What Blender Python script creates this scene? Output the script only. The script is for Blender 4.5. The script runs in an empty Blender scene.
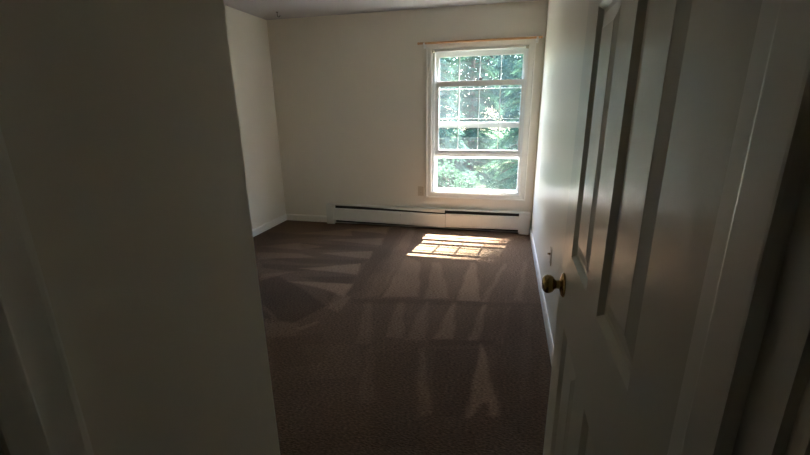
import bpy, bmesh, math, random
import numpy as np
from mathutils import Matrix, Vector

scene = bpy.context.scene
COL = scene.collection

# ------------------------------------------------------------------ camera
cam_data = bpy.data.cameras.new('camera')
cam_data.sensor_fit = 'HORIZONTAL'
cam_data.sensor_width = 36.0
cam_data.lens = 404.43 * 36.0 / 810.0
cam_data.clip_start = 0.02
cam = bpy.data.objects.new('camera', cam_data)
COL.objects.link(cam)
R_, U_, F_ = ((0.970972, 0.238785, -0.013959), (-0.054148, 0.276277, 0.959551), (-0.232983, 0.930942, -0.281187))
cam.matrix_world = Matrix(((R_[0], U_[0], -F_[0], 0.0), (R_[1], U_[1], -F_[1], 0.0),
                           (R_[2], U_[2], -F_[2], 1.4123), (0, 0, 0, 1)))
scene.camera = cam

# ------------------------------------------------------------------ sky, sun, exposure
SUN_DIR = Vector((0.13, 1.0, 1.73)).normalized()          # towards the sun
world = bpy.data.worlds.new('sky'); scene.world = world
world.use_nodes = True
nt = world.node_tree; nt.nodes.clear()
sky = nt.nodes.new('ShaderNodeTexSky'); sky.sky_type = 'NISHITA'; sky.sun_disc = False
sky.sun_elevation = math.asin(SUN_DIR.z); sky.sun_rotation = math.atan2(SUN_DIR.x, SUN_DIR.y)
sky.air_density = 1.0; sky.dust_density = 1.0; sky.ozone_density = 1.0
bg = nt.nodes.new('ShaderNodeBackground'); bg.inputs['Strength'].default_value = 2.8
wo = nt.nodes.new('ShaderNodeOutputWorld')
nt.links.new(sky.outputs[0], bg.inputs[0]); nt.links.new(bg.outputs[0], wo.inputs[0])
sun_data = bpy.data.lights.new('sun', 'SUN'); sun_data.energy = 100.0
sun_data.angle = math.radians(0.6); sun_data.color = (1.0, 0.945, 0.875)
sun = bpy.data.objects.new('sun', sun_data); COL.objects.link(sun)
sun.rotation_euler = SUN_DIR.to_track_quat('Z', 'Y').to_euler()
sun.location = SUN_DIR * 20
vs = scene.view_settings
scene.display_settings.display_device = 'sRGB'
vs.view_transform = 'Standard'; vs.look = 'None'; vs.exposure = 0.68; vs.gamma = 1.0
vs.use_curve_mapping = False
scene.cycles.max_bounces = 14; scene.cycles.diffuse_bounces = 9
scene.cycles.transparent_max_bounces = 24
scene.cycles.sample_clamp_indirect = 0.0

# ------------------------------------------------------------------ room dimensions (metres)
D, XL, XR, H = 4.727, -2.829, 0.328, 2.44        # window wall, left wall, right wall, ceiling
CX, CY = -0.643, 0.90                            # closet corner
DW0, DW1 = 0.245, 0.36                           # doorway wall, hall side and room side
DX0, DX1, DZ = -0.595, 0.166, 2.04               # doorway opening

# ------------------------------------------------------------------ materials
def mat(name, color, rough=0.5, spec=0.5, metal=0.0, var=0.0, var_scale=8.0, bump=0.0, bump_scale=200.0):
    m = bpy.data.materials.new(name); m.use_nodes = True
    t = m.node_tree; b = t.nodes['Principled BSDF']
    b.inputs['Base Color'].default_value = (*color, 1); b.inputs['Roughness'].default_value = rough
    b.inputs['Specular IOR Level'].default_value = spec; b.inputs['Metallic'].default_value = metal
    tc = t.nodes.new('ShaderNodeTexCoord')
    if var:
        n = t.nodes.new('ShaderNodeTexNoise'); n.inputs['Scale'].default_value = var_scale
        n.inputs['Detail'].default_value = 5
        mx = t.nodes.new('ShaderNodeMix'); mx.data_type = 'RGBA'
        mx.inputs[6].default_value = (*[c * (1 - var) for c in color], 1)
        mx.inputs[7].default_value = (*[min(1, c * (1 + var)) for c in color], 1)
        t.links.new(tc.outputs['Object'], n.inputs['Vector'])
        t.links.new(n.outputs['Fac'], mx.inputs[0]); t.links.new(mx.outputs[2], b.inputs['Base Color'])
    if bump:
        n = t.nodes.new('ShaderNodeTexNoise'); n.inputs['Scale'].default_value = bump_scale
        n.inputs['Detail'].default_value = 3
        bp = t.nodes.new('ShaderNodeBump'); bp.inputs['Strength'].default_value = bump
        bp.inputs['Distance'].default_value = 0.002
        t.links.new(tc.outputs['Object'], n.inputs['Vector'])
        t.links.new(n.outputs['Fac'], bp.inputs['Height']); t.links.new(bp.outputs['Normal'], b.inputs['Normal'])
    return m

M = {}
M['wall'] = mat('cream_wall_paint', (0.76, 0.71, 0.62), 0.36, 0.28, var=0.025, var_scale=2.5, bump=0.10, bump_scale=90)
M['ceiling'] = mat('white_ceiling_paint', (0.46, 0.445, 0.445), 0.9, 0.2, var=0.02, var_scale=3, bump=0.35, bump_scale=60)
M['trim'] = mat('white_trim_paint', (0.83, 0.80, 0.74), 0.35, 0.5, var=0.02, var_scale=10)
M['door'] = mat('cream_door_paint', (0.62, 0.59, 0.51), 0.32, 0.5, var=0.03, var_scale=5, bump=0.08, bump_scale=60)
M['sash'] = mat('white_sash_paint', (0.70, 0.69, 0.66), 0.4, 0.4, var=0.02, var_scale=12)
M['jamb'] = mat('white_vinyl_jamb', (0.74, 0.74, 0.72), 0.45, 0.4, var=0.02, var_scale=12)
M['heater'] = mat('ivory_enamel', (0.68, 0.66, 0.60), 0.42, 0.45, var=0.05, var_scale=9)
M['heater_dark'] = mat('dark_heater_interior', (0.05, 0.045, 0.04), 0.8, 0.2, var=0.2, var_scale=20)
M['fin'] = mat('dull_aluminium_fin', (0.18, 0.175, 0.17), 0.6, 0.4, 0.6, var=0.1)
M['outlet'] = mat('beige_plastic', (0.58, 0.50, 0.38), 0.4, 0.5, var=0.03)
M['slot'] = mat('dark_slot', (0.03, 0.025, 0.02), 0.7, 0.2, var=0.1)
M['brass'] = mat('aged_brass', (0.55, 0.37, 0.14), 0.22, 0.5, 1.0, var=0.2, var_scale=30)
M['bronze'] = mat('dark_bronze', (0.06, 0.05, 0.04), 0.45, 0.5, 0.5, var=0.2, var_scale=40)
M['steel'] = mat('dull_steel', (0.35, 0.34, 0.32), 0.4, 0.5, 0.9, var=0.1)
M['wood'] = mat('varnished_wood', (0.56, 0.30, 0.13), 0.4, 0.5, var=0.25, var_scale=14)
M['white_plastic'] = mat('white_plastic', (0.88, 0.87, 0.84), 0.35, 0.5, var=0.01)
M['siding'] = mat('outside_siding', (0.55, 0.55, 0.53), 0.7, 0.3, var=0.05)
M['bark'] = mat('tree_bark', (0.075, 0.055, 0.042), 0.9, 0.1, var=0.4, var_scale=6, bump=0.8, bump_scale=20)
M['grass'] = mat('lawn', (0.035, 0.06, 0.025), 0.95, 0.1, var=0.4, var_scale=3, bump=1.0, bump_scale=30)


def leaf_mat(name, dark, light, scale=1.2, trans=0.3):
    m = bpy.data.materials.new(name); m.use_nodes = True
    t = m.node_tree; t.nodes.clear()
    tc = t.nodes.new('ShaderNodeTexCoord'); n = t.nodes.new('ShaderNodeTexNoise')
    n.inputs['Scale'].default_value = scale; n.inputs['Detail'].default_value = 6
    rp = t.nodes.new('ShaderNodeValToRGB')
    rp.color_ramp.elements[0].position = 0.35; rp.color_ramp.elements[0].color = (*dark, 1)
    rp.color_ramp.elements[1].position = 0.68; rp.color_ramp.elements[1].color = (*light, 1)
    d = t.nodes.new('ShaderNodeBsdfDiffuse'); tr = t.nodes.new('ShaderNodeBsdfTranslucent')
    mx = t.nodes.new('ShaderNodeMixShader'); mx.inputs[0].default_value = trans
    o = t.nodes.new('ShaderNodeOutputMaterial')
    t.links.new(tc.outputs['Object'], n.inputs['Vector']); t.links.new(n.outputs['Fac'], rp.inputs[0])
    t.links.new(rp.outputs[0], d.inputs[0]); t.links.new(rp.outputs[0], tr.inputs[0])
    t.links.new(d.outputs[0], mx.inputs[1]); t.links.new(tr.outputs[0], mx.inputs[2])
    t.links.new(mx.outputs[0], o.inputs[0])
    return m

M['needles'] = leaf_mat('conifer_needles', (0.026, 0.055, 0.035), (0.055, 0.108, 0.066), 1.6, 0.25)
M['needles_pale'] = leaf_mat('pale_conifer_needles', (0.040, 0.075, 0.060), (0.070, 0.124, 0.098), 1.6, 0.25)
M['leaves'] = leaf_mat('broad_leaves', (0.040, 0.076, 0.066), (0.076, 0.134, 0.106), 1.0, 0.4)
M['leaves_bright'] = leaf_mat('young_broad_leaves', (0.034, 0.070, 0.044), (0.058, 0.108, 0.066), 1.4, 0.45)


def glass_mat(name, dust, tint=(0.93, 0.96, 0.96), refl=True):
    m = bpy.data.materials.new(name); m.use_nodes = True
    t = m.node_tree; t.nodes.clear()
    tr = t.nodes.new('ShaderNodeBsdfTransparent'); tr.inputs[0].default_value = (*tint, 1)
    o = t.nodes.new('ShaderNodeOutputMaterial'); last = tr
    if refl:
        gl = t.nodes.new('ShaderNodeBsdfGlossy'); gl.inputs['Roughness'].default_value = 0.02
        # thin pane: Schlick reflectance, the same from both sides
        ge = t.nodes.new('ShaderNodeNewGeometry'); dt = t.nodes.new('ShaderNodeVectorMath'); dt.operation = 'DOT_PRODUCT'
        t.links.new(ge.outputs['Normal'], dt.inputs[0]); t.links.new(ge.outputs['Incoming'], dt.inputs[1])
        def mth(op, a, b=None):
            n_ = t.nodes.new('ShaderNodeMath'); n_.operation = op
            for i_, v_ in enumerate((a, b)):
                if v_ is None: continue
                if isinstance(v_, (int, float)): n_.inputs[i_].default_value = v_
                else: t.links.new(v_, n_.inputs[i_])
            return n_.outputs[0]
        pw = mth('POWER', mth('SUBTRACT', 1.0, mth('ABSOLUTE', dt.outputs['Value'])), 5.0)
        fr = mth('ADD', mth('MULTIPLY', pw, 0.96), 0.04)
        mx = t.nodes.new('ShaderNodeMixShader')
        t.links.new(fr, mx.inputs[0]); t.links.new(last.outputs[0], mx.inputs[1]); t.links.new(gl.outputs[0], mx.inputs[2])
        last = mx
    # fine dust film that scatters the light falling on it
    df = t.nodes.new('ShaderNodeBsdfDiffuse'); df.inputs[0].default_value = (0.72, 0.78, 0.82, 1)
    tl = t.nodes.new('ShaderNodeBsdfTranslucent'); tl.inputs[0].default_value = (0.72, 0.78, 0.82, 1)
    m1 = t.nodes.new('ShaderNodeMixShader'); m1.inputs[0].default_value = 0.6
    t.links.new(df.outputs[0], m1.inputs[1]); t.links.new(tl.outputs[0], m1.inputs[2])
    tc = t.nodes.new('ShaderNodeTexCoord'); n = t.nodes.new('ShaderNodeTexNoise'); n.inputs['Scale'].default_value = 9
    mr = t.nodes.new('ShaderNodeMapRange'); mr.inputs[1].default_value = 0.3; mr.inputs[2].default_value = 0.7
    mr.inputs[3].default_value = dust * 0.7; mr.inputs[4].default_value = dust * 1.3
    t.links.new(tc.outputs['Object'], n.inputs['Vector']); t.links.new(n.outputs['Fac'], mr.inputs[0])
    m2 = t.nodes.new('ShaderNodeMixShader')
    t.links.new(mr.outputs[0], m2.inputs[0]); t.links.new(last.outputs[0], m2.inputs[1]); t.links.new(m1.outputs[0], m2.inputs[2])
    t.links.new(m2.outputs[0], o.inputs[0])
    return m

M['glass'] = glass_mat('dusty_window_glass', 0.017)
M['screen'] = glass_mat('insect_screen_mesh', 0.016, (0.86, 0.86, 0.86), False)


def carpet_mat(use_marks):
    m = bpy.data.materials.new('brown_carpet' + ('' if use_marks else '_hall')); m.use_nodes = True
    t = m.node_tree; b = t.nodes['Principled BSDF']
    b.inputs['Roughness'].default_value = 1.0; b.inputs['Specular IOR Level'].default_value = 0.05
    b.inputs['Sheen Weight'].default_value = 0.06; b.inputs['Sheen Roughness'].default_value = 0.6
    b.inputs['Sheen Tint'].default_value = (0.75, 0.62, 0.52, 1)
    tc = t.nodes.new('ShaderNodeTexCoord')
    def noise(s, d):
        n = t.nodes.new('ShaderNodeTexNoise'); n.inputs['Scale'].default_value = s; n.inputs['Detail'].default_value = d
        t.links.new(tc.outputs['Object'], n.inputs['Vector']); return n
    n1 = noise(110, 4)
    mp = t.nodes.new('ShaderNodeMapping'); mp.inputs['Scale'].default_value = (0.55, 1.3, 1.0)
    t.links.new(tc.outputs['Object'], mp.inputs['Vector']); t.links.new(mp.outputs[0], n1.inputs['Vector'])
    n2 = noise(2.2, 5)
    rp = t.nodes.new('ShaderNodeValToRGB')
    rp.color_ramp.elements[0].position = 0.30; rp.color_ramp.elements[0].color = (0.074, 0.044, 0.027, 1)
    rp.color_ramp.elements[1].position = 0.72; rp.color_ramp.elements[1].color = (0.220, 0.142, 0.091, 1)
    t.links.new(n1.outputs['Fac'], rp.inputs[0])
    mr = t.nodes.new('ShaderNodeMapRange'); mr.inputs[1].default_value = 0.3; mr.inputs[2].default_value = 0.7
    mr.inputs[3].default_value = 0.9; mr.inputs[4].default_value = 1.1
    t.links.new(n2.outputs['Fac'], mr.inputs[0])
    mul = t.nodes.new('ShaderNodeVectorMath'); mul.operation = 'SCALE'
    t.links.new(rp.outputs[0], mul.inputs[0]); t.links.new(mr.outputs[0], mul.inputs['Scale'])
    last = mul
    if use_marks:
        at = t.nodes.new('ShaderNodeAttribute'); at.attribute_name = 'pile_lay'
        m3 = t.nodes.new('ShaderNodeVectorMath'); m3.operation = 'SCALE'
        t.links.new(last.outputs[0], m3.inputs[0]); t.links.new(at.outputs['Fac'], m3.inputs['Scale'])
        last = m3
    t.links.new(last.outputs[0], b.inputs['Base Color'])
    bp = t.nodes.new('ShaderNodeBump'); bp.inputs['Strength'].default_value = 2.8; bp.inputs['Distance'].default_value = 0.006
    t.links.new(n1.outputs['Fac'], bp.inputs['Height']); t.links.new(bp.outputs['Normal'], b.inputs['Normal'])
    return m

M['carpet'] = carpet_mat(True)

# ------------------------------------------------------------------ mesh helpers
def box(bm, x0, x1, y0, y1, z0, z1, bevel=0.0, seg=2):
    vs_ = [bm.verts.new((x, y, z)) for x in (x0, x1) for y in (y0, y1) for z in (z0, z1)]
    fs = [(0, 1, 3, 2), (4, 6, 7, 5), (0, 4, 5, 1), (2, 3, 7, 6), (0, 2, 6, 4), (1, 5, 7, 3)]
    faces = [bm.faces.new([vs_[i] for i in f]) for f in fs]
    if bevel:
        es = list({e for f in faces for e in f.edges})
        bmesh.ops.bevel(bm, geom=es, offset=bevel, segments=seg, affect='EDGES', profile=0.7)

def tube(bm, a, b, r, n=16, r2=None, cap=True):
    a, b = Vector(a), Vector(b); r2 = r if r2 is None else r2
    d = (b - a).normalized(); u = d.orthogonal().normalized(); v = d.cross(u)
    A = [bm.verts.new(a + (u * math.cos(t) + v * math.sin(t)) * r) for t in [2 * math.pi * i / n for i in range(n)]]
    B = [bm.verts.new(b + (u * math.cos(t) + v * math.sin(t)) * r2) for t in [2 * math.pi * i / n for i in range(n)]]
    for i in range(n):
        bm.faces.new((A[i], A[(i + 1) % n], B[(i + 1) % n], B[i])).smooth = True
    if cap:
        bm.faces.new(A[::-1]); bm.faces.new(B)

def lathe(bm, origin, axis, prof, n=28):
    """prof: list of (distance along axis, radius)"""
    o, d = Vector(origin), Vector(axis).normalized(); u = d.orthogonal().normalized(); v = d.cross(u)
    rings = []
    for s, r in prof:
        if r < 1e-6: rings.append([bm.verts.new(o + d * s)])
        else: rings.append([bm.verts.new(o + d * s + (u * math.cos(2 * math.pi * i / n) + v * math.sin(2 * math.pi * i / n)) * r) for i in range(n)])
    for a, b in zip(rings, rings[1:]):
        for i in range(n):
            j = (i + 1) % n
            if len(a) == 1 and len(b) == 1: continue
            if len(a) == 1: f = bm.faces.new((a[0], b[j], b[i]))
            elif len(b) == 1: f = bm.faces.new((a[i], a[j], b[0]))
            else: f = bm.faces.new((a[i], a[j], b[j], b[i]))
            f.smooth = True

def prism(bm, pts, axis, c0, c1):
    """closed profile pts in the two other axes, extruded along axis from c0 to c1"""
    def P(p, c):
        return {'x': (c, p[0], p[1]), 'y': (p[0], c, p[1]), 'z': (p[0], p[1], c)}[axis]
    A = [bm.verts.new(P(p, c0)) for p in pts]; B = [bm.verts.new(P(p, c1)) for p in pts]
    for i in range(len(pts)):
        j = (i + 1) % len(pts); bm.faces.new((A[i], A[j], B[j], B[i]))
    bm.faces.new(A[::-1]); bm.faces.new(B)

def obj(name, bm, m, parent=None, **props):
    bmesh.ops.recalc_face_normals(bm, faces=bm.faces)
    me = bpy.data.meshes.new(name); bm.to_mesh(me); bm.free()
    me.materials.append(M[m])
    o = bpy.data.objects.new(name, me); COL.objects.link(o)
    if parent is not None: o.parent = parent
    for k, v in props.items(): o[k] = v
    return o

def bxo(name, m, dims, parent=None, bevel=0.0, **props):
    bm = bmesh.new(); box(bm, *dims, bevel=bevel); return obj(name, bm, m, parent, **props)

def empty(name, loc, **props):
    o = bpy.data.objects.new(name, None); COL.objects.link(o); o.location = loc; o.empty_display_size = 0.1
    for k, v in props.items(): o[k] = v
    return o

def part(name, bm, m, root, **props):
    """mesh given in world coordinates, parented to a root Empty at root.location"""
    bmesh.ops.translate(bm, verts=bm.verts, vec=-root.location)
    return obj(name, bm, m, root, **props)

def boxpart(name, m, dims, root, bevel=0.0, **props):
    bm = bmesh.new(); box(bm, *dims, bevel=bevel); return part(name, bm, m, root, **props)

ST = dict(kind='structure')

# ------------------------------------------------------------------ floor: carpet with vacuum marks
PILE_MARKS = [
    (0.3, [(-1.88, 4.43), (-1.38, 4.66), (-1.33, 4.37)]),
    (0.28, [(-2.35, 4.20), (-1.80, 4.49), (-1.69, 4.21)]),
    (-0.2, [(-2.83, 4.15), (-1.95, 4.16), (-2.56, 3.89)]),
    (0.3, [(-1.97, 4.01), (-1.30, 4.21), (-1.26, 3.97)]),
    (-0.25, [(-2.17, 3.86), (-1.28, 3.90), (-1.26, 3.77), (-2.07, 3.67)]),
    (0.25, [(-2.57, 3.67), (-2.17, 3.86), (-1.87, 3.78), (-2.06, 3.64)]),
    (0.35, [(-1.83, 3.60), (-1.28, 3.77), (-1.25, 3.54)]),
    (-0.25, [(-2.36, 3.34), (-1.73, 3.44), (-1.26, 3.51), (-1.26, 3.40), (-1.88, 3.30)]),
    (0.32, [(-2.48, 3.49), (-2.00, 3.53), (-1.80, 3.48), (-2.33, 3.29)]),
    (0.45, [(-1.83, 3.18), (-1.28, 3.40), (-1.23, 3.13)]),
    (-0.3, [(-2.22, 3.20), (-1.56, 3.28), (-1.80, 3.11), (-2.08, 2.98)]),
    (-0.3, [(-1.71, 2.99), (-1.22, 3.09), (-1.20, 2.94), (-1.48, 2.90)]),
    (0.5, [(-1.77, 2.88), (-1.20, 2.94), (-1.18, 2.73)]),
    (0.2, [(-2.17, 3.11), (-1.81, 3.11), (-1.91, 2.99), (-2.03, 2.90)]),
    (-0.42, [(-2.01, 2.83), (-1.90, 2.98), (-1.27, 2.54), (-1.36, 2.26), (-1.62, 2.26)]),
    (-0.25, [(-1.36, 2.75), (-1.17, 2.70), (-1.24, 2.58)]),
    (0.28, [(-1.25, 2.51), (-1.27, 2.79), (-1.12, 2.71), (-1.13, 2.46)]),
    (0.35, [(-1.32, 2.19), (-1.22, 2.31), (-1.20, 2.29), (-1.28, 2.17)]),
    (0.3, [(-1.74, 2.44), (-1.50, 2.28), (-1.51, 2.25), (-1.68, 2.37)]),
    (0.18, [(-1.59, 2.21), (-1.33, 2.26), (-1.27, 2.10), (-1.45, 2.05)]),
    (-0.15, [(-1.42, 2.01), (-1.14, 2.17), (-0.94, 1.90), (-1.20, 1.72)]),
    (-0.22, [(-1.35, 4.66), (-1.18, 4.70), (-1.08, 2.85), (-1.17, 2.75)]),
    (0.22, [(-1.10, 4.76), (-1.03, 4.77), (-0.94, 3.69), (-0.89, 2.78), (-1.01, 2.73), (-1.10, 3.84)]),
    (0.32, [(-0.94, 3.69), (-0.75, 3.56), (-0.61, 2.82), (-0.87, 2.76)]),
    (-0.18, [(-1.08, 3.60), (-1.04, 3.61), (-0.87, 2.78), (-1.01, 2.73)]),
    (0.28, [(-0.63, 3.58), (-0.55, 3.60), (-0.37, 2.84), (-0.56, 2.79)]),
    (0.38, [(-0.27, 3.66), (-0.22, 3.64), (-0.12, 2.85), (-0.30, 2.82)]),
    (0.25, [(0.02, 3.67), (0.05, 3.67), (-0.07, 2.85), (-0.12, 2.84)]),
    (0.2, [(0.22, 3.76), (0.25, 3.77), (0.17, 2.93), (0.11, 2.92)]),
    (-0.2, [(-1.11, 2.69), (0.34, 2.92), (0.34, 2.84), (-1.09, 2.61)]),
    (0.2, [(-0.98, 2.65), (-0.93, 2.66), (-0.74, 2.10), (-0.85, 2.08)]),
    (0.25, [(-0.74, 2.70), (-0.70, 2.71), (-0.57, 2.22), (-0.69, 2.20)]),
    (0.22, [(-0.55, 2.74), (-0.52, 2.75), (-0.44, 2.23), (-0.56, 2.20)]),
    (0.35, [(-0.34, 2.77), (-0.31, 2.78), (-0.27, 2.29), (-0.40, 2.26)]),
    (0.38, [(-0.10, 2.81), (-0.07, 2.81), (-0.10, 2.30), (-0.18, 2.29)]),
    (0.12, [(0.07, 2.83), (0.10, 2.84), (0.06, 2.28), (0.00, 2.27)]),
    (-0.22, [(-0.41, 2.25), (0.01, 2.33), (0.02, 2.26), (-0.40, 2.18)]),
    (0.62, [(-0.09, 2.26), (-0.08, 2.26), (0.03, 1.65), (-0.02, 1.64), (-0.03, 1.73), (-0.07, 1.71), (-0.10, 1.61), (-0.13, 1.60)]),
    (0.28, [(-0.45, 2.09), (-0.43, 2.16), (-0.28, 1.59), (-0.34, 1.54)]),
    (0.15, [(-0.76, 2.02), (-0.73, 2.09), (-0.56, 1.63), (-0.65, 1.60)]),
    (-0.18, [(-0.37, 2.15), (-0.10, 2.21), (-0.14, 1.60), (-0.27, 1.57)]),
    (-0.15, [(0.02, 2.77), (0.30, 2.83), (0.29, 2.28), (0.21, 1.49), (0.04, 1.63), (-0.00, 2.11)]),
    (0.1, [(0.19, 2.85), (0.25, 2.87), (0.20, 1.81), (0.13, 1.79)]),
    (-0.1, [(-0.75, 2.01), (-0.44, 2.09), (-0.27, 1.38), (-0.49, 1.33)]),
    (0.1, [(-1.19, 2.00), (-0.82, 2.08), (-0.72, 1.80), (-0.97, 1.70)]),
]
def lay_value(X, Y):
    rng = np.random.default_rng(4)
    V = np.ones_like(X)
    # slow wobble so that the strokes do not look ruled
    wob = 0.009 * np.sin(7 * X + 3 * Y) + 0.006 * np.sin(17 * Y - 5 * X)
    Xw, Yw = X + wob, Y + 0.010 * np.sin(6 * X - 4 * Y)
    for amp, poly in PILE_MARKS:
        # signed distance to the polygon, softened
        n = len(poly); inside = np.zeros_like(X, bool); dist = np.full_like(X, 1e9)
        for i in range(n):
            (x1, y1), (x2, y2) = poly[i], poly[(i + 1) % n]
            cond = ((y1 > Yw) != (y2 > Yw)) & (Xw < (x2 - x1) * (Yw - y1) / (y2 - y1 + 1e-12) + x1)
            inside ^= cond
            dx, dy = x2 - x1, y2 - y1
            tt = np.clip(((Xw - x1) * dx + (Yw - y1) * dy) / (dx * dx + dy * dy + 1e-12), 0, 1)
            dist = np.minimum(dist, np.hypot(Xw - x1 - tt * dx, Yw - y1 - tt * dy))
        sd = np.where(inside, dist, -dist)
        V += (1.4 if amp > 0 else 0.8) * amp * np.clip(sd / 0.022 + 0.45, 0, 1)
    return np.clip(V, 0.45, 1.8)

def grid_floor():
    x0, x1, y0, y1 = XL - 0.05, 1.45, -1.35, D + 0.05
    nx, ny = int((x1 - x0) / 0.0125), int((y1 - y0) / 0.0125)
    xs, ys = np.linspace(x0, x1, nx), np.linspace(y0, y1, ny)
    X, Y = np.meshgrid(xs, ys); co = np.stack([X, Y, np.zeros_like(X)], -1).reshape(-1, 3)
    i = np.arange(nx * ny).reshape(ny, nx)
    q = np.stack([i[:-1, :-1], i[:-1, 1:], i[1:, 1:], i[1:, :-1]], -1).reshape(-1, 4)
    me = quads_mesh('floor', co, q)
    a = me.attributes.new('pile_lay', 'FLOAT', 'POINT')
    a.data.foreach_set('value', lay_value(X, Y).reshape(-1).astype(np.float32))
    return me

def quads_mesh(name, co, q):
    me = bpy.data.meshes.new(name)
    me.vertices.add(len(co)); me.vertices.foreach_set('co', np.asarray(co, np.float32).reshape(-1))
    me.loops.add(q.size); me.loops.foreach_set('vertex_index', q.reshape(-1).astype(np.int32))
    me.polygons.add(len(q)); me.polygons.foreach_set('loop_start', np.arange(0, q.size, 4, dtype=np.int32))
    me.update(calc_edges=True); me.validate()
    return me

fme = grid_floor(); fme.materials.append(M['carpet'])
floor = bpy.data.objects.new('floor', fme); COL.objects.link(floor); floor['kind'] = 'structure'
floor['label'] = 'brown carpet with vacuum cleaner stroke marks'
bxo('subfloor', 'heater_dark', (XL - 0.1, 1.5, -1.4, D + 0.16, -0.2, -0.004), label='slab under the brown carpet', **ST)

# ------------------------------------------------------------------ room shell
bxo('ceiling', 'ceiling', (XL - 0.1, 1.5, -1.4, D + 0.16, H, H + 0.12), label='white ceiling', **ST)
bxo('wall_left', 'wall', (XL - 0.1, XL, DW0, D + 0.16, 0, H), label='cream wall opposite the open door', **ST)
bxo('wall_right', 'wall', (XR, XR + 0.1, DW1, D + 0.16, 0, H), label='cream wall behind the open door', **ST)
bxo('wall_closet', 'wall', (XL, CX, DW1, CY, 0, H), label='cream wall corner beside the doorway', **ST)

# window wall with its opening
WX0, WX1, WZ0, WZ1 = -0.845, 0.170, 0.452, 2.035
bm = bmesh.new()
for d in ((XL, WX0, 0, H), (WX1, XR, 0, H), (WX0, WX1, 0, WZ0), (WX0, WX1, WZ1, H)):
    box(bm, d[0], d[1], D, D + 0.16, d[2], d[3])
bmesh.ops.remove_doubles(bm, verts=bm.verts, dist=1e-5)
obj('wall_back', bm, 'wall', label='cream wall with the window', **ST)

# doorway wall and the hall behind the camera
bm = bmesh.new()
for d in ((-1.7, DX0 - 0.02, 0, H), (DX1 + 0.02, 1.5, 0, H), (DX0 - 0.02, DX1 + 0.02, DZ + 0.02, H)):
    box(bm, d[0], d[1], DW0, DW1, d[2], d[3])
obj('wall_front', bm, 'wall', label='cream wall around the doorway', **ST)
bxo('wall_hall_left', 'wall', (-1.7, -1.6, -1.4, DW0, 0, H), label='cream hall wall', **ST)
bxo('wall_hall_right', 'wall', (1.4, 1.5, -1.4, DW0, 0, H), label='cream hall wall', **ST)
bxo('wall_hall_back', 'wall', (-1.6, 1.4, -1.4, -1.3, 0, H), label='cream hall wall', **ST)

# door lining and casing
bm = bmesh.new()
box(bm, DX0 - 0.02, DX0, DW0 - 0.002, DW1 + 0.002, 0, DZ); box(bm, DX1, DX1 + 0.02, DW0 - 0.002, DW1 + 0.002, 0, DZ)
box(bm, DX0 - 0.02, DX1 + 0.02, DW0 - 0.002, DW1 + 0.002, DZ, DZ + 0.02)
box(bm, DX0, DX0 + 0.012, DW0 + 0.03, DW0 + 0.072, 0, DZ, 0.003); box(bm, DX1 - 0.012, DX1, DW0 + 0.03, DW0 + 0.072, 0, DZ, 0.003)
box(bm, DX0, DX1, DW0 + 0.03, DW0 + 0.072, DZ - 0.012, DZ, 0.003)
obj('trim_1', bm, 'trim', label='painted door lining with stop', **ST)
cas = empty('trim_2', ((DX0 + DX1) / 2, DW1, 0), label='painted casing around the doorway', **ST)
for s in (1, -1):
    y0, y1 = (DW1 + 0.002, DW1 + 0.016) if s > 0 else (DW0 - 0.016, DW0 - 0.002)
    wl = 0.046 if s > 0 else 0.06
    boxpart('casing', 'trim', (DX0 - wl, DX0 - 0.005, y0, y1, 0, DZ + 0.06), cas, 0.004)
    boxpart('casing', 'trim', (DX1 + (0.055 if s > 0 else 0.005), DX1 + (0.115 if s > 0 else 0.065), y0, y1, 0, DZ + 0.06), cas, 0.004)
    boxpart('casing', 'trim', (DX0 - wl, DX1 + 0.065, y0, y1, DZ + 0.0605, DZ + 0.12), cas, 0.004)

# baseboards: profile with an eased top
def baseboard(name, run, c0, c1, flip, lab):
    bm = bmesh.new(); h, t = 0.085, 0.013
    prof = [(0, 0), (t, 0), (t, h - 0.012), (t * 0.45, h), (0, h)]
    if run == 'y': pts = [(flip[0] + flip[1] * a, b) for a, b in prof]; prism(bm, pts, 'y', c0, c1)
    else: pts = [(flip[0] + flip[1] * a, b) for a, b in prof]; prism(bm, pts, 'x', c0, c1)
    obj(name, bm, 'trim', label=lab, **ST)
baseboard('baseboard_left', 'y', CY, D, (XL, 1), 'white baseboard on the wall opposite the open door')
baseboard('baseboard_back', 'x', XL + 0.013, -2.215, (D, -1), 'white baseboard next to the heater')
baseboard('baseboard_right', 'y', DW1 + 0.02, D, (XR, -1), 'white baseboard behind the door')
baseboard('baseboard_closet', 'x', XL + 0.013, CX, (CY, 1), 'white baseboard of the closet wall')

# ------------------------------------------------------------------ window
win = empty('window_1', (-0.3375, D, WZ0), kind='structure', label='white double-hung window with raised lower sash and grids')
# casing: four mitred lengths with a stepped profile
def casing(x0, x1, z0, z1, w=0.068):
    prof = [(0, 0.0), (0, 0.012), (0.014, 0.017), (w - 0.018, 0.019), (w - 0.010, 0.025), (w, 0.023), (w, 0.0)]   # (outwards, proud)
    def corner(px, pz, sx, sz): return [(px + sx * a, D - b, pz + sz * a) for a, b in prof]
    cs = [corner(x0, z0, -1, -1), corner(x1, z0, 1, -1), corner(x1, z1, 1, 1), corner(x0, z1, -1, 1)]
    for i in range(4):
        bm = bmesh.new(); A = [bm.verts.new(p) for p in cs[i]]; B = [bm.verts.new(p) for p in cs[(i + 1) % 4]]
        for k in range(len(A)):
            l = (k + 1) % len(A); bm.faces.new((A[k], A[l], B[l], B[k]))
        bm.faces.new(A[::-1]); bm.faces.new(B)
        part('casing', bm, 'trim', win)
casing(WX0, WX1, WZ0, WZ1)
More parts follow.
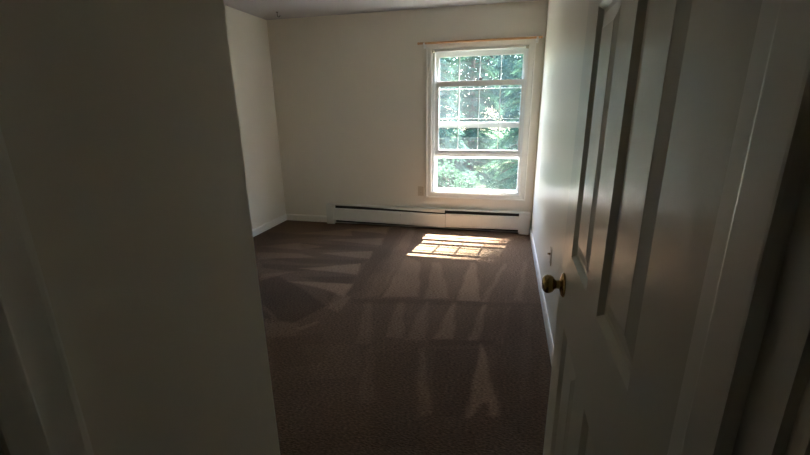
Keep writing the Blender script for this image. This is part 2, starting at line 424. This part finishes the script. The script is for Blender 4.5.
# jamb lining, tracks and sill
JX0, JX1, JZ1 = WX0, WX1, WZ1
for x0, x1 in ((WX0, WX0 + 0.016), (WX1 - 0.016, WX1)):
    s = 1 if x0 == WX0 else -1
    bm = bmesh.new(); xa, xb = sorted((x0 if s > 0 else x1, (x0 if s > 0 else x1) + s * 0.016))
    box(bm, xa, xb, D + 0.002, D + 0.16, WZ0, WZ1)
    e = xb if s > 0 else xa
    for ya, yb, pr in ((D + 0.012, D + 0.030, 0.012), (D + 0.068, D + 0.074, 0.010), (D + 0.110, D + 0.122, 0.014)):
        box(bm, *sorted((e, e + s * pr)), ya, yb, WZ0 + 0.02, WZ1 - 0.01)
    part('jamb', bm, 'jamb', win)
boxpart('head_jamb', 'jamb', (WX0 + 0.016, WX1 - 0.016, D + 0.002, D + 0.16, WZ1 - 0.016, WZ1), win)
bm = bmesh.new()
prism(bm, [(D + 0.002, WZ0 - 0.002), (D + 0.22, WZ0 - 0.03), (D + 0.22, WZ0 - 0.005), (D + 0.11, WZ0 + 0.016), (D + 0.002, WZ0 + 0.018)], 'x', WX0 + 0.016, WX1 - 0.016)
part('sill', bm, 'jamb', win)

def sash(name, x0, x1, z0, z1, yc, gx0, gx1, gz0, gz1, zmid, label):
    t = 0.034
    bm = bmesh.new()
    box(bm, x0, gx0, yc - t / 2, yc + t / 2, z0, z1, 0.003); box(bm, gx1, x1, yc - t / 2, yc + t / 2, z0, z1, 0.003)
    box(bm, gx0 - 0.002, gx1 + 0.002, yc - t / 2, yc + t / 2, z0, gz0, 0.003); box(bm, gx0 - 0.002, gx1 + 0.002, yc - t / 2, yc + t / 2, gz1, z1, 0.003)
    # glazing bead
    for d in ((gx0, gx0 + 0.006, gz0, gz1), (gx1 - 0.006, gx1, gz0, gz1), (gx0, gx1, gz0, gz0 + 0.006), (gx0, gx1, gz1 - 0.006, gz1)):
        box(bm, d[0], d[1], yc - 0.010, yc + 0.010, d[2], d[3])
    s = part(name, bm, 'sash', win, label=label)
    org = win.location
    w = (gx1 - gx0) / 4; m = 0.005
    def sub(nm, mt, dims, bev=0.0):
        b = bmesh.new(); box(b, *dims, bevel=bev); bmesh.ops.translate(b, verts=b.verts, vec=-org)
        return obj(nm, b, mt, s)
    for k in (1, 2, 3):
        sub('muntin', 'sash', (gx0 + k * w - m, gx0 + k * w + m, yc - 0.005, yc + 0.009, gz0, gz1), 0.003)
    for k in range(4):
        a = gx0 + k * w + (m if k else 0); b_ = gx0 + (k + 1) * w - (m if k < 3 else 0)
        sub('muntin', 'sash', (a, b_, yc - 0.005, yc + 0.009, zmid - m, zmid + m), 0.003)
        for za, zb in ((gz0, zmid - m), (zmid + m, gz1)):
            b = bmesh.new()
            v = [b.verts.new(q) for q in ((a, yc, za), (b_, yc, za), (b_, yc, zb), (a, yc, zb))]; b.faces.new(v)
            bmesh.ops.solidify(b, geom=b.faces[:], thickness=0.003)
            bmesh.ops.translate(b, verts=b.verts, vec=-org)
            obj('pane', b, 'glass', s)
    return s, sub
lower, subl = sash('lower_sash', -0.822, 0.150, 0.874, 1.702, D + 0.049, -0.779, 0.128, 0.945, 1.650, 1.293, 'raised lower sash with eight panes')
upper, subu = sash('upper_sash', -0.822, 0.150, 1.195, 2.018, D + 0.092, -0.782, 0.126, 1.252, 1.962, 1.617, 'upper sash with eight panes')
# sash lock on the lower sash's top rail
bm = bmesh.new(); lx = -0.318
box(bm, lx - 0.024, lx + 0.024, D + 0.034, D + 0.062, 1.702, 1.708, 0.002)
lathe(bm, (lx, D + 0.048, 1.708), (0, 0, 1), [(0, 0.018), (0.020, 0.017), (0.026, 0.012), (0.027, 0)], 18)
box(bm, lx - 0.006, lx + 0.030, D + 0.040, D + 0.052, 1.718, 1.731, 0.003)
bmesh.ops.translate(bm, verts=bm.verts, vec=-win.location); obj('sash_lock', bm, 'bronze', lower, label='dark sash lock')
# finger groove of the bottom rail
subl('lift_rail', 'sash', (-0.775, 0.124, D + 0.018, D + 0.033, 0.905, 0.916), 0.003)
# storm frame with insect screen outside the open part
bm = bmesh.new(); ys0, ys1 = D + 0.126, D + 0.142
for d in ((WX0 + 0.016, WX0 + 0.044, 0.47, 2.018), (WX1 - 0.044 + 0.016, WX1 - 0.016, 0.47, 2.018), (WX0 + 0.016, WX1 - 0.016, 0.456, 0.476),
          (WX0 + 0.016, WX1 - 0.016, 2.0, 2.018), (WX0 + 0.016, WX1 - 0.016, 0.842, 0.864)):
    box(bm, d[0], d[1], ys0, ys1, d[2], d[3])
st = part('storm_frame', bm, 'jamb', win)
b = bmesh.new(); v = [b.verts.new(q) for q in ((WX0 + 0.04, D + 0.134, 0.48), (WX1 - 0.025, D + 0.134, 0.48), (WX1 - 0.025, D + 0.134, 0.85), (WX0 + 0.04, D + 0.134, 0.85))]
b.faces.new(v); bmesh.ops.translate(b, verts=b.verts, vec=-win.location); obj('insect_screen', b, 'screen', st)

# eave of the roof outside, over the window
bm = bmesh.new()
prism(bm, [(D + 0.16, 2.62), (D + 0.46, 2.62), (D + 0.48, 2.64), (D + 0.48, 2.80), (D + 0.16, 2.96)], 'x', -4.2, 3.0)
obj('roof_eave', bm, 'siding', label='boxed roof eave outside over the window', **ST)

# ------------------------------------------------------------------ curtain rods
ry, rz = D - 0.062, 2.090
rod = empty('curtain_rod', (-0.35, ry, rz), label='thin varnished wooden curtain rod on white brackets above the window', category='curtain rod')
bm = bmesh.new(); tube(bm, (-0.985, ry, rz), (0.282, ry, rz), 0.0115, 18)
pole = part('pole', bm, 'wood', rod, label='orange-brown wooden pole')
for x in (-0.985, 0.282):
    s = -1 if x < 0 else 1
    bm = bmesh.new(); lathe(bm, (x, ry, rz), (s, 0, 0), [(0, 0.0115), (0.001, 0.0135), (0.008, 0.0142), (0.012, 0.010), (0.0135, 0)], 18)
    part('end_cap', bm, 'wood', rod)
for x in (-0.925, 0.245):
    bm = bmesh.new()
    box(bm, x - 0.013, x + 0.013, D - 0.033, D - 0.023 if x < 0 else D - 0.023, rz - 0.045, rz + 0.006, 0.002)
    box(bm, x - 0.009, x + 0.009, ry - 0.004, D - 0.028, rz - 0.024, rz - 0.011, 0.002)
    box(bm, x - 0.009, x + 0.009, ry - 0.016, ry - 0.010, rz - 0.022, rz + 0.004, 0.002)
    box(bm, x - 0.009, x + 0.009, ry - 0.016, ry + 0.0, rz - 0.024, rz - 0.0105, 0.002)
    box(bm, x - 0.013, x + 0.013, D - 0.026, D - 0.0005, rz - 0.045, rz + 0.006, 0.002)
    part('bracket', bm, 'white_plastic', rod)
sy, sz = D - 0.004, 2.012
tr_ = empty('tension_rod', (-0.34, sy, sz), label='thin white rod held inside the top of the window frame', category='curtain rod')
bm = bmesh.new(); tube(bm, (WX0 + 0.020, sy, sz), (WX1 - 0.020, sy, sz), 0.0100, 16); part('tube', bm, 'white_plastic', tr_)
for s, x in ((1, WX0 + 0.0005), (-1, WX1 - 0.0005)):
    bm = bmesh.new(); lathe(bm, (x, sy, sz), (s, 0, 0), [(0, 0), (0, 0.017), (0.010, 0.017), (0.016, 0.012), (0.030, 0.0115), (0.030, 0)], 18)
    part('end_socket', bm, 'outlet', tr_, label='beige end socket')

# ------------------------------------------------------------------ baseboard heater
ht = empty('baseboard_heater', (-0.95, D - 0.036, 0), label='long ivory metal baseboard heater under the window', category='heater')
hx0, hx1, hm = -2.205, 0.303, -0.665
boxpart('back_plate', 'heater_dark', (hx0 + 0.01, hx1 - 0.01, D - 0.006, D - 0.001, 0.012, 0.252), ht)
for xa, xb in ((-2.105, hm - 0.001), (hm + 0.001, 0.185)):
    bm = bmesh.new()     # hood: sloping top with a down-turned lip
    prism(bm, [(D - 0.001, 0.257), (D - 0.050, 0.256), (D - 0.062, 0.252), (D - 0.064, 0.245), (D - 0.061, 0.245), (D - 0.059, 0.250), (D - 0.049, 0.2525), (D - 0.001, 0.2530)], 'x', xa, xb)
    part('hood', bm, 'heater', ht)
def panel(xa, xb, za0, za1, zb0, zb1, ya, yb):
    bm = bmesh.new()
    def ring(x, z0, z1, y):
        return [bm.verts.new(q) for q in ((x, y, z0), (x, y - 0.006, z0 + 0.010), (x, y - 0.008, z1 - 0.012), (x, y, z1), (x, y + 0.010, z1 + 0.001), (x, y + 0.010, z1 - 0.002),
                                          (x, y + 0.002, z1 - 0.004), (x, y - 0.005, z1 - 0.013), (x, y - 0.003, z0 + 0.010), (x, y + 0.003, z0 + 0.001))]
    A, B = ring(xa, za0, za1, ya), ring(xb, zb0, zb1, yb)
    for i in range(len(A)):
        j = (i + 1) % len(A); bm.faces.new((A[i], A[j], B[j], B[i]))
    bm.faces.new(A[::-1]); bm.faces.new(B)
    return part('front_panel', bm, 'heater', ht)
panel(-2.106, hm - 0.0015, 0.054, 0.210, 0.028, 0.197, D - 0.064, D - 0.068)
panel(hm + 0.0015, 0.186, 0.034, 0.203, 0.050, 0.210, D - 0.066, D - 0.064)
for xa, xb in ((hx0, -2.104), (0.184, hx1)):
    bm = bmesh.new()
    prism(bm, [(D - 0.001, 0.002), (D - 0.074, 0.002), (D - 0.076, 0.205), (D - 0.070, 0.246), (D - 0.058, 0.256), (D - 0.001, 0.258)], 'x', xa, xb)
    bmesh.ops.bevel(bm, geom=[e for e in bm.edges], offset=0.002, segments=1, affect='EDGES')
    part('end_cap', bm, 'heater', ht)
# damper blade, swung shut towards the middle joint
bm = bmesh.new()
A = [(-1.75, D - 0.056, 0.245), (-1.75, D - 0.058, 0.243), (-1.75, D - 0.056, 0.242), (-1.75, D - 0.054, 0.244)]
B = [(hm - 0.01, D - 0.057, 0.246), (hm - 0.01, D - 0.066, 0.212), (hm - 0.01, D - 0.064, 0.211), (hm - 0.01, D - 0.055, 0.246)]
A = [bm.verts.new(q) for q in A]; B = [bm.verts.new(q) for q in B]
for i in range(4): bm.faces.new((A[i], A[(i + 1) % 4], B[(i + 1) % 4], B[i]))
bm.faces.new(A[::-1]); bm.faces.new(B); part('damper', bm, 'heater', ht)
bm = bmesh.new(); tube(bm, (-2.10, D - 0.036, 0.10), (0.18, D - 0.036, 0.10), 0.011, 10); pipe = part('pipe', bm, 'brass', ht)
bm = bmesh.new()
for i in range(190):
    x = -1.98 + i * 0.011
    box(bm, x, x + 0.0012, D - 0.060, D - 0.010, 0.065, 0.135)
part('fin_stack', bm, 'fin', ht, kind='stuff')
bm = bmesh.new(); lathe(bm, (-1.22, D - 0.0745, 0.165), (0, -1, 0), [(0, 0.005), (0.003, 0.004), (0.0035, 0)], 12); part('screw', bm, 'steel', ht)

# ------------------------------------------------------------------ outlets
def duplex(root, face):          # face(u, v, w) -> world point; u across, v up, w out of the wall
    def slab(u0, u1, v0, v1, w0, w1, bev):
        bm = bmesh.new(); box(bm, u0, u1, v0, v1, w0, w1, bevel=bev)
        for q in bm.verts: q.co = face(*q.co)
        return bm
    part('cover_plate', slab(-0.036, 0.036, -0.058, 0.058, 0.0005, 0.006, 0.002), 'outlet', root)
    return slab
o1 = empty('wall_outlet', (-0.978, D, 0.458), label='beige duplex outlet on the window wall beside the window casing', category='outlet')
f1 = lambda u, v, w: Vector((-0.978 + u, D - w, 0.458 + v))
sl = duplex(o1, f1)
for dv in (0.021, -0.021):
    r = part('receptacle', sl(-0.0125, 0.0125, dv - 0.0145, dv + 0.0145, 0.006, 0.009, 0.002), 'outlet', o1)
    for du in (-0.0065, 0.0065):
        bm = sl(du - 0.001, du + 0.001, dv - 0.002, dv + 0.007, 0.009, 0.0095, 0); bmesh.ops.translate(bm, verts=bm.verts, vec=-o1.location); obj('slot', bm, 'slot', r)
part('screw', sl(-0.003, 0.003, -0.003, 0.003, 0.006, 0.0075, 0.0008), 'steel', o1)
o2 = empty('jack_plate', (XR, 2.692, 0.457), label='beige wall plate with small dark jack on the wall behind the door', category='wall plate')
f2 = lambda u, v, w: Vector((XR - w, 2.692 + u, 0.457 + v))
sl = duplex(o2, f2)
bm = bmesh.new(); lathe(bm, (XR - 0.006, 2.692, 0.472), (-1, 0, 0), [(0, 0.009), (0.004, 0.009), (0.004, 0.006), (0.017, 0.0058), (0.018, 0)], 14); part('jack', bm, 'brass', o2, label='dark brass jack')
for dv in (-0.042, 0.042): part('screw', sl(-0.003, 0.003, dv - 0.003, dv + 0.003, 0.006, 0.0075, 0.0008), 'steel', o2)

# ------------------------------------------------------------------ ceiling hook
hk = empty('ceiling_hook', (-2.494, 4.393, H), label='small metal hook in the ceiling near the corner of the window wall', category='hook')
bm = bmesh.new(); lathe(bm, (-2.494, 4.393, H - 0.0005), (0, 0, -1), [(0, 0), (0, 0.013), (0.003, 0.013), (0.006, 0.006), (0.006, 0)], 16); part('flange', bm, 'bronze', hk)
pts = [(0, 0, -0.004), (0, 0, -0.022)] + [(0.016 - 0.016 * math.cos(a), 0, -0.022 - 0.016 * math.sin(a) * 1.0 - 0.012) for a in [math.pi * i / 8 for i in range(9)]]
bm = bmesh.new()
for a, b in zip(pts, pts[1:]):
    tube(bm, Vector(a) + hk.location, Vector(b) + hk.location, 0.0035, 8)
part('hook', bm, 'bronze', hk)

# ------------------------------------------------------------------ door, standing open parallel to the right wall
dr = empty('door_1', (0.1855, DW1 + 0.006, 0.012), kind='structure', label='cream six-panel door standing open with brass knobs')
fx0, fx1 = 0.168, 0.203                       # the two faces
dy0, dy1, dz0, dz1 = DW1 + 0.006, 1.122, 0.012, 2.035
st_w, mul_w = 0.128, 0.10
yA = [(dy0 + st_w, (dy0 + dy1) / 2 - mul_w / 2), ((dy0 + dy1) / 2 + mul_w / 2, dy1 - st_w)]
zA = [(0.235, 0.868), (1.060, 1.610), (1.715, 1.915)]
for a, b in ((dy0, yA[0][0]), (yA[1][1], dy1)): boxpart('stile', 'door', (fx0, fx1, a, b, dz0, dz1), dr)
for a, b in ((dz0, zA[0][0]), (zA[0][1], zA[1][0]), (zA[1][1], zA[2][0]), (zA[2][1], dz1)): boxpart('rail', 'door', (fx0, fx1, yA[0][0], yA[1][1], a, b), dr)
for a, b in zA: boxpart('mullion', 'door', (fx0, fx1, yA[0][1], yA[1][0], a, b), dr)
for ya, yb in yA:
    for za, zb in zA:
        bm = bmesh.new()
        for s, fx in ((-1, fx0), (1, fx1)):
            # sticking slopes in, flat groove, then the raised field bevels back out
            loops = []
            for inset, depth in ((0.0, 0.0), (0.010, 0.010), (0.018, 0.011), (0.050, 0.003), (0.052, 0.002)):
                x = fx - s * depth
                loops.append([bm.verts.new(q) for q in ((x, ya + inset, za + inset), (x, yb - inset, za + inset), (x, yb - inset, zb - inset), (x, ya + inset, zb - inset))])
            for A, B in zip(loops, loops[1:]):
                for i in range(4): bm.faces.new((A[i], A[(i + 1) % 4], B[(i + 1) % 4], B[i]))
            bm.faces.new(loops[-1])
        part('panel', bm, 'door', dr)
ky, kz = 1.060, 0.957
for s, fx in ((-1, fx0), (1, fx1)):
    bm = bmesh.new()
    lathe(bm, (fx, ky, kz), (s, 0, 0), [(0.003, 0.0125), (0.018, 0.0110), (0.023, 0.013), (0.028, 0.0205), (0.035, 0.0245), (0.043, 0.0250), (0.050, 0.0215), (0.0545, 0.014), (0.056, 0)], 32)
    kn = part('knob', bm, 'brass', dr, label='aged brass knob')
    bm = bmesh.new(); lathe(bm, (fx, ky, kz), (s, 0, 0), [(0, 0), (0, 0.033), (0.003, 0.0325), (0.006, 0.028), (0.008, 0.020), (0.010, 0.016), (0.010, 0)], 32)
    bmesh.ops.translate(bm, verts=bm.verts, vec=-dr.location); obj('rosette', bm, 'brass', kn)
boxpart('latch_plate', 'brass', (0.1735, 0.1975, dy1 - 0.0005, dy1 + 0.0008, kz - 0.028, kz + 0.028), dr)
for z in (0.25, 1.02, 1.80):
    bm = bmesh.new(); tube(bm, (fx1 + 0.004, DW1 + 0.003, z - 0.045), (fx1 + 0.004, DW1 + 0.003, z + 0.045), 0.006, 12)
    part('hinge', bm, 'brass', dr)

# ------------------------------------------------------------------ outside: ground and trees
GZ = -0.9
bm = bmesh.new(); box(bm, -30, 30, D + 0.17, 45, GZ - 0.2, GZ)
obj('ground', bm, 'grass', label='green lawn outside under the trees', **ST)
bxo('wall_outside', 'siding', (XL - 0.1, 1.5, D + 0.02, D + 0.158, GZ, -0.21), label='foundation wall outside under the window', **ST)

def rot_basis(n, rng):
    v = rng.normal(size=(n, 3)); v /= np.linalg.norm(v, axis=1, keepdims=True); return v

def leaf_quads(c, d, w, ln, wd):
    """kite-shaped leaves: centre base c, direction d, side w"""
    a = c; b = c + d * (ln * 0.45)[:, None] + w * (wd * 0.5)[:, None]; e = c + d * ln[:, None]; f = c + d * (ln * 0.45)[:, None] - w * (wd * 0.5)[:, None]
    co = np.stack([a, b, e, f], 1).reshape(-1, 3)
    return co, np.arange(len(co)).reshape(-1, 4)

def norm(v): return v / (np.linalg.norm(v, axis=1, keepdims=True) + 1e-9)

def foliage(co, q, m, root):
    me = quads_mesh('foliage', co, q); me.materials.append(M[m])
    o = bpy.data.objects.new('foliage', me); COL.objects.link(o); o.parent = root; o['kind'] = 'stuff'
    return o

def conifer(loc, h, r, seed, m, label, dens=1.0, low=0.06):
    rng = np.random.default_rng(seed)
    root = empty('conifer', loc, label=label, category='tree', group='trees outside the window')
    bm = bmesh.new(); tube(bm, (0, 0, 0), (0, 0, h * 0.97), 0.018 * h + 0.02, 10, 0.01); obj('trunk', bm, 'bark', root)
    bl = bmesh.new(); C, Dr, W, L, Wd = [], [], [], [], []
    nb = int(26 * h * dens)
    for i in range(nb):
        f = low + (1 - low) * (i + rng.random()) / nb
        z0 = h * f; ln = r * (1 - f) ** 0.75 * rng.uniform(0.75, 1.1) + 0.12
        az = i * 2.399 + rng.normal() * 0.25; dirv = np.array([math.cos(az), math.sin(az), 0.0]); side = np.array([-dirv[1], dirv[0], 0.0])
        droop = rng.uniform(0.25, 0.5) * ln; rise = rng.uniform(0.05, 0.22) * ln
        npt = max(5, int(ln / 0.05)); s = np.linspace(0.08, 1, npt)
        P = dirv[None] * (s * ln)[:, None]; P[:, 2] = z0 + rise * np.sin(s * 2.2) - droop * s ** 2
        if ln > 0.35:
            st = max(1, npt // 4); pts = [(0, 0, z0)] + [tuple(p) for p in P[::st]]
            for k, (a, b) in enumerate(zip(pts, pts[1:])): tube(bl, a, b, 0.016 * (1 - k / len(pts)) + 0.003, 4, 0.016 * (1 - (k + 1) / len(pts)) + 0.003, False)
        for sg in (-1, 1):
            tl = (0.10 + 0.30 * ln * (1 - s) ** 0.6 * s ** 0.3) * rng.uniform(0.7, 1.2, npt)
            td = norm(dirv[None] * 0.75 + sg * side[None] * rng.uniform(0.6, 1.0, npt)[:, None] + np.array([0, 0, -0.35])[None] + rng.normal(size=(npt, 3)) * 0.12)
            nn = 11
            for k in range(nn):
                g = (k + 0.3) / nn; c = P + td * (tl * g)[:, None]; c[:, 2] -= 0.25 * tl * g * g
                for s2 in (-1, 1):
                    pd = norm(td + s2 * np.cross(td, np.array([0, 0, 1.0])) * rng.uniform(0.5, 1.0, npt)[:, None] + np.array([0, 0, -0.35])[None] + rng.normal(size=(npt, 3)) * 0.15)
                    wv = norm(np.cross(pd, np.array([0, 0, 1.0])[None] + rng.normal(size=(npt, 3)) * 0.45))
                    C.append(c); Dr.append(pd); W.append(wv)
                    L.append(rng.uniform(0.045, 0.085, npt)); Wd.append(rng.uniform(0.009, 0.016, npt))
    obj('branches', bl, 'bark', root, kind='stuff')
    co, q = leaf_quads(*[np.concatenate(x) for x in (C, Dr, W, L, Wd)])
    foliage(co, q, m, root); return root

def broadleaf(loc, h, cr, seed, m, label, n=30000, name='broadleaf_tree', low=0.25, size=(0.06, 0.11), cat='tree', grp='trees outside the window'):
    rng = np.random.default_rng(seed)
    root = empty(name, loc, label=label, category=cat, group=grp)
    bm = bmesh.new(); tube(bm, (0, 0, 0), (0.03 * h, 0, h * 0.55), 0.016 * h + 0.015, 10, 0.009 * h); tube(bm, (0.03 * h, 0, h * 0.55), (0, 0.02 * h, h * 0.9), 0.009 * h, 8, 0.008)
    obj('trunk', bm, 'bark', root)
    ncl = int(60 + 48 * cr * cr); u = rot_basis(ncl, rng) * (rng.uniform(0.35, 1, ncl) ** 0.5)[:, None]
    cz = h * (low + 1) / 2; ch = h * (1 - low) / 2
    cc = u * np.array([cr, cr, ch]); cc[:, 2] += cz
    bl = bmesh.new()
    for k in range(0, ncl, 3):
        zb = min(h * 0.85, max(h * 0.12, cc[k, 2] - 0.35 * cr)); x0 = 0.03 * h * min(1, zb / (h * 0.55))
        tube(bl, (x0, 0, zb), tuple(cc[k]), 0.006 * h + 0.006, 5, 0.004, False)
    obj('branches', bl, 'bark', root, kind='stuff')
    idx = rng.integers(0, ncl, n); rad = rng.uniform(0.16, 0.34, ncl) * (0.5 + 0.35 * cr)
    off = rng.normal(size=(n, 3)) * np.array([1, 1, 0.6]) * 0.6
    c = cc[idx] + off * rad[idx][:, None]
    d = norm(rng.normal(size=(n, 3)) * np.array([1, 1, 0.6]) + np.array([0, 0, -0.25])); w = norm(np.cross(d, rng.normal(size=(n, 3)) * 0.6 + np.array([0, 0, 1.0])))
    ln = rng.uniform(*size, n)
    co, q = leaf_quads(c, d, w, ln, ln * 0.62)
    foliage(co, q, m, root); return root

Y0 = D + 0.16
conifer((0.52, Y0 + 3.4, GZ), 4.2, 1.0, 11, 'needles', 'dark green conifer with drooping sprays close behind the leafy shrub outside', 1.25)
conifer((-1.62, Y0 + 4.4, GZ), 3.8, 1.0, 12, 'needles_pale', 'pale bluish conifer with feathery branches outside the window', 1.25)
conifer((-1.0, Y0 + 7.0, GZ), 5.6, 1.05, 13, 'needles', 'tall conifer standing between and behind the two front conifers', 1.1)
broadleaf((-0.98, Y0 + 2.1, GZ), 1.45, 0.55, 21, 'leaves_bright', 'bright green leafy shrub close outside the window sill', 7000, 'leafy_shrub', 0.1, (0.05, 0.09), 'shrub', 'shrubs outside the window')
broadleaf((2.62, Y0 + 7.2, GZ), 23.0, 1.9, 22, 'leaves', 'very tall slender leafy tree beside the dark conifer outside', 30000, low=0.47)
broadleaf((-3.3, Y0 + 9.8, GZ), 8.0, 1.8, 23, 'leaves_bright', 'light green leafy tree behind the pale conifer outside', 40000, low=0.02)
broadleaf((1.45, Y0 + 12.5, GZ), 9.5, 2.1, 27, 'leaves', 'dense round-crowned leafy tree behind the very tall slender tree', 70000, low=0.02)
broadleaf((-1.9, Y0 + 19.2, GZ), 11.0, 3.2, 24, 'leaves', 'broad dense leafy tree at the back outside the window', 90000, low=0.0)
broadleaf((6.6, Y0 + 18.0, GZ), 9.0, 2.6, 25, 'leaves', 'far leafy tree at the edge of the lawn beyond the dense round-crowned tree', 30000, low=0.05)
broadleaf((-9.6, Y0 + 17.5, GZ), 9.0, 2.6, 26, 'leaves_bright', 'far light green leafy tree at the edge of the lawn', 30000, low=0.05)
broadleaf((1.6, Y0 + 27.5, GZ), 13.0, 3.6, 28, 'leaves', 'farthest dense leafy tree showing between the nearer crowns', 90000, low=0.0, size=(0.11, 0.19))
broadleaf((-7.4, Y0 + 27.5, GZ), 13.0, 3.6, 29, 'leaves', 'farthest dense leafy tree standing beyond the light green tree', 60000, low=0.0, size=(0.11, 0.19))
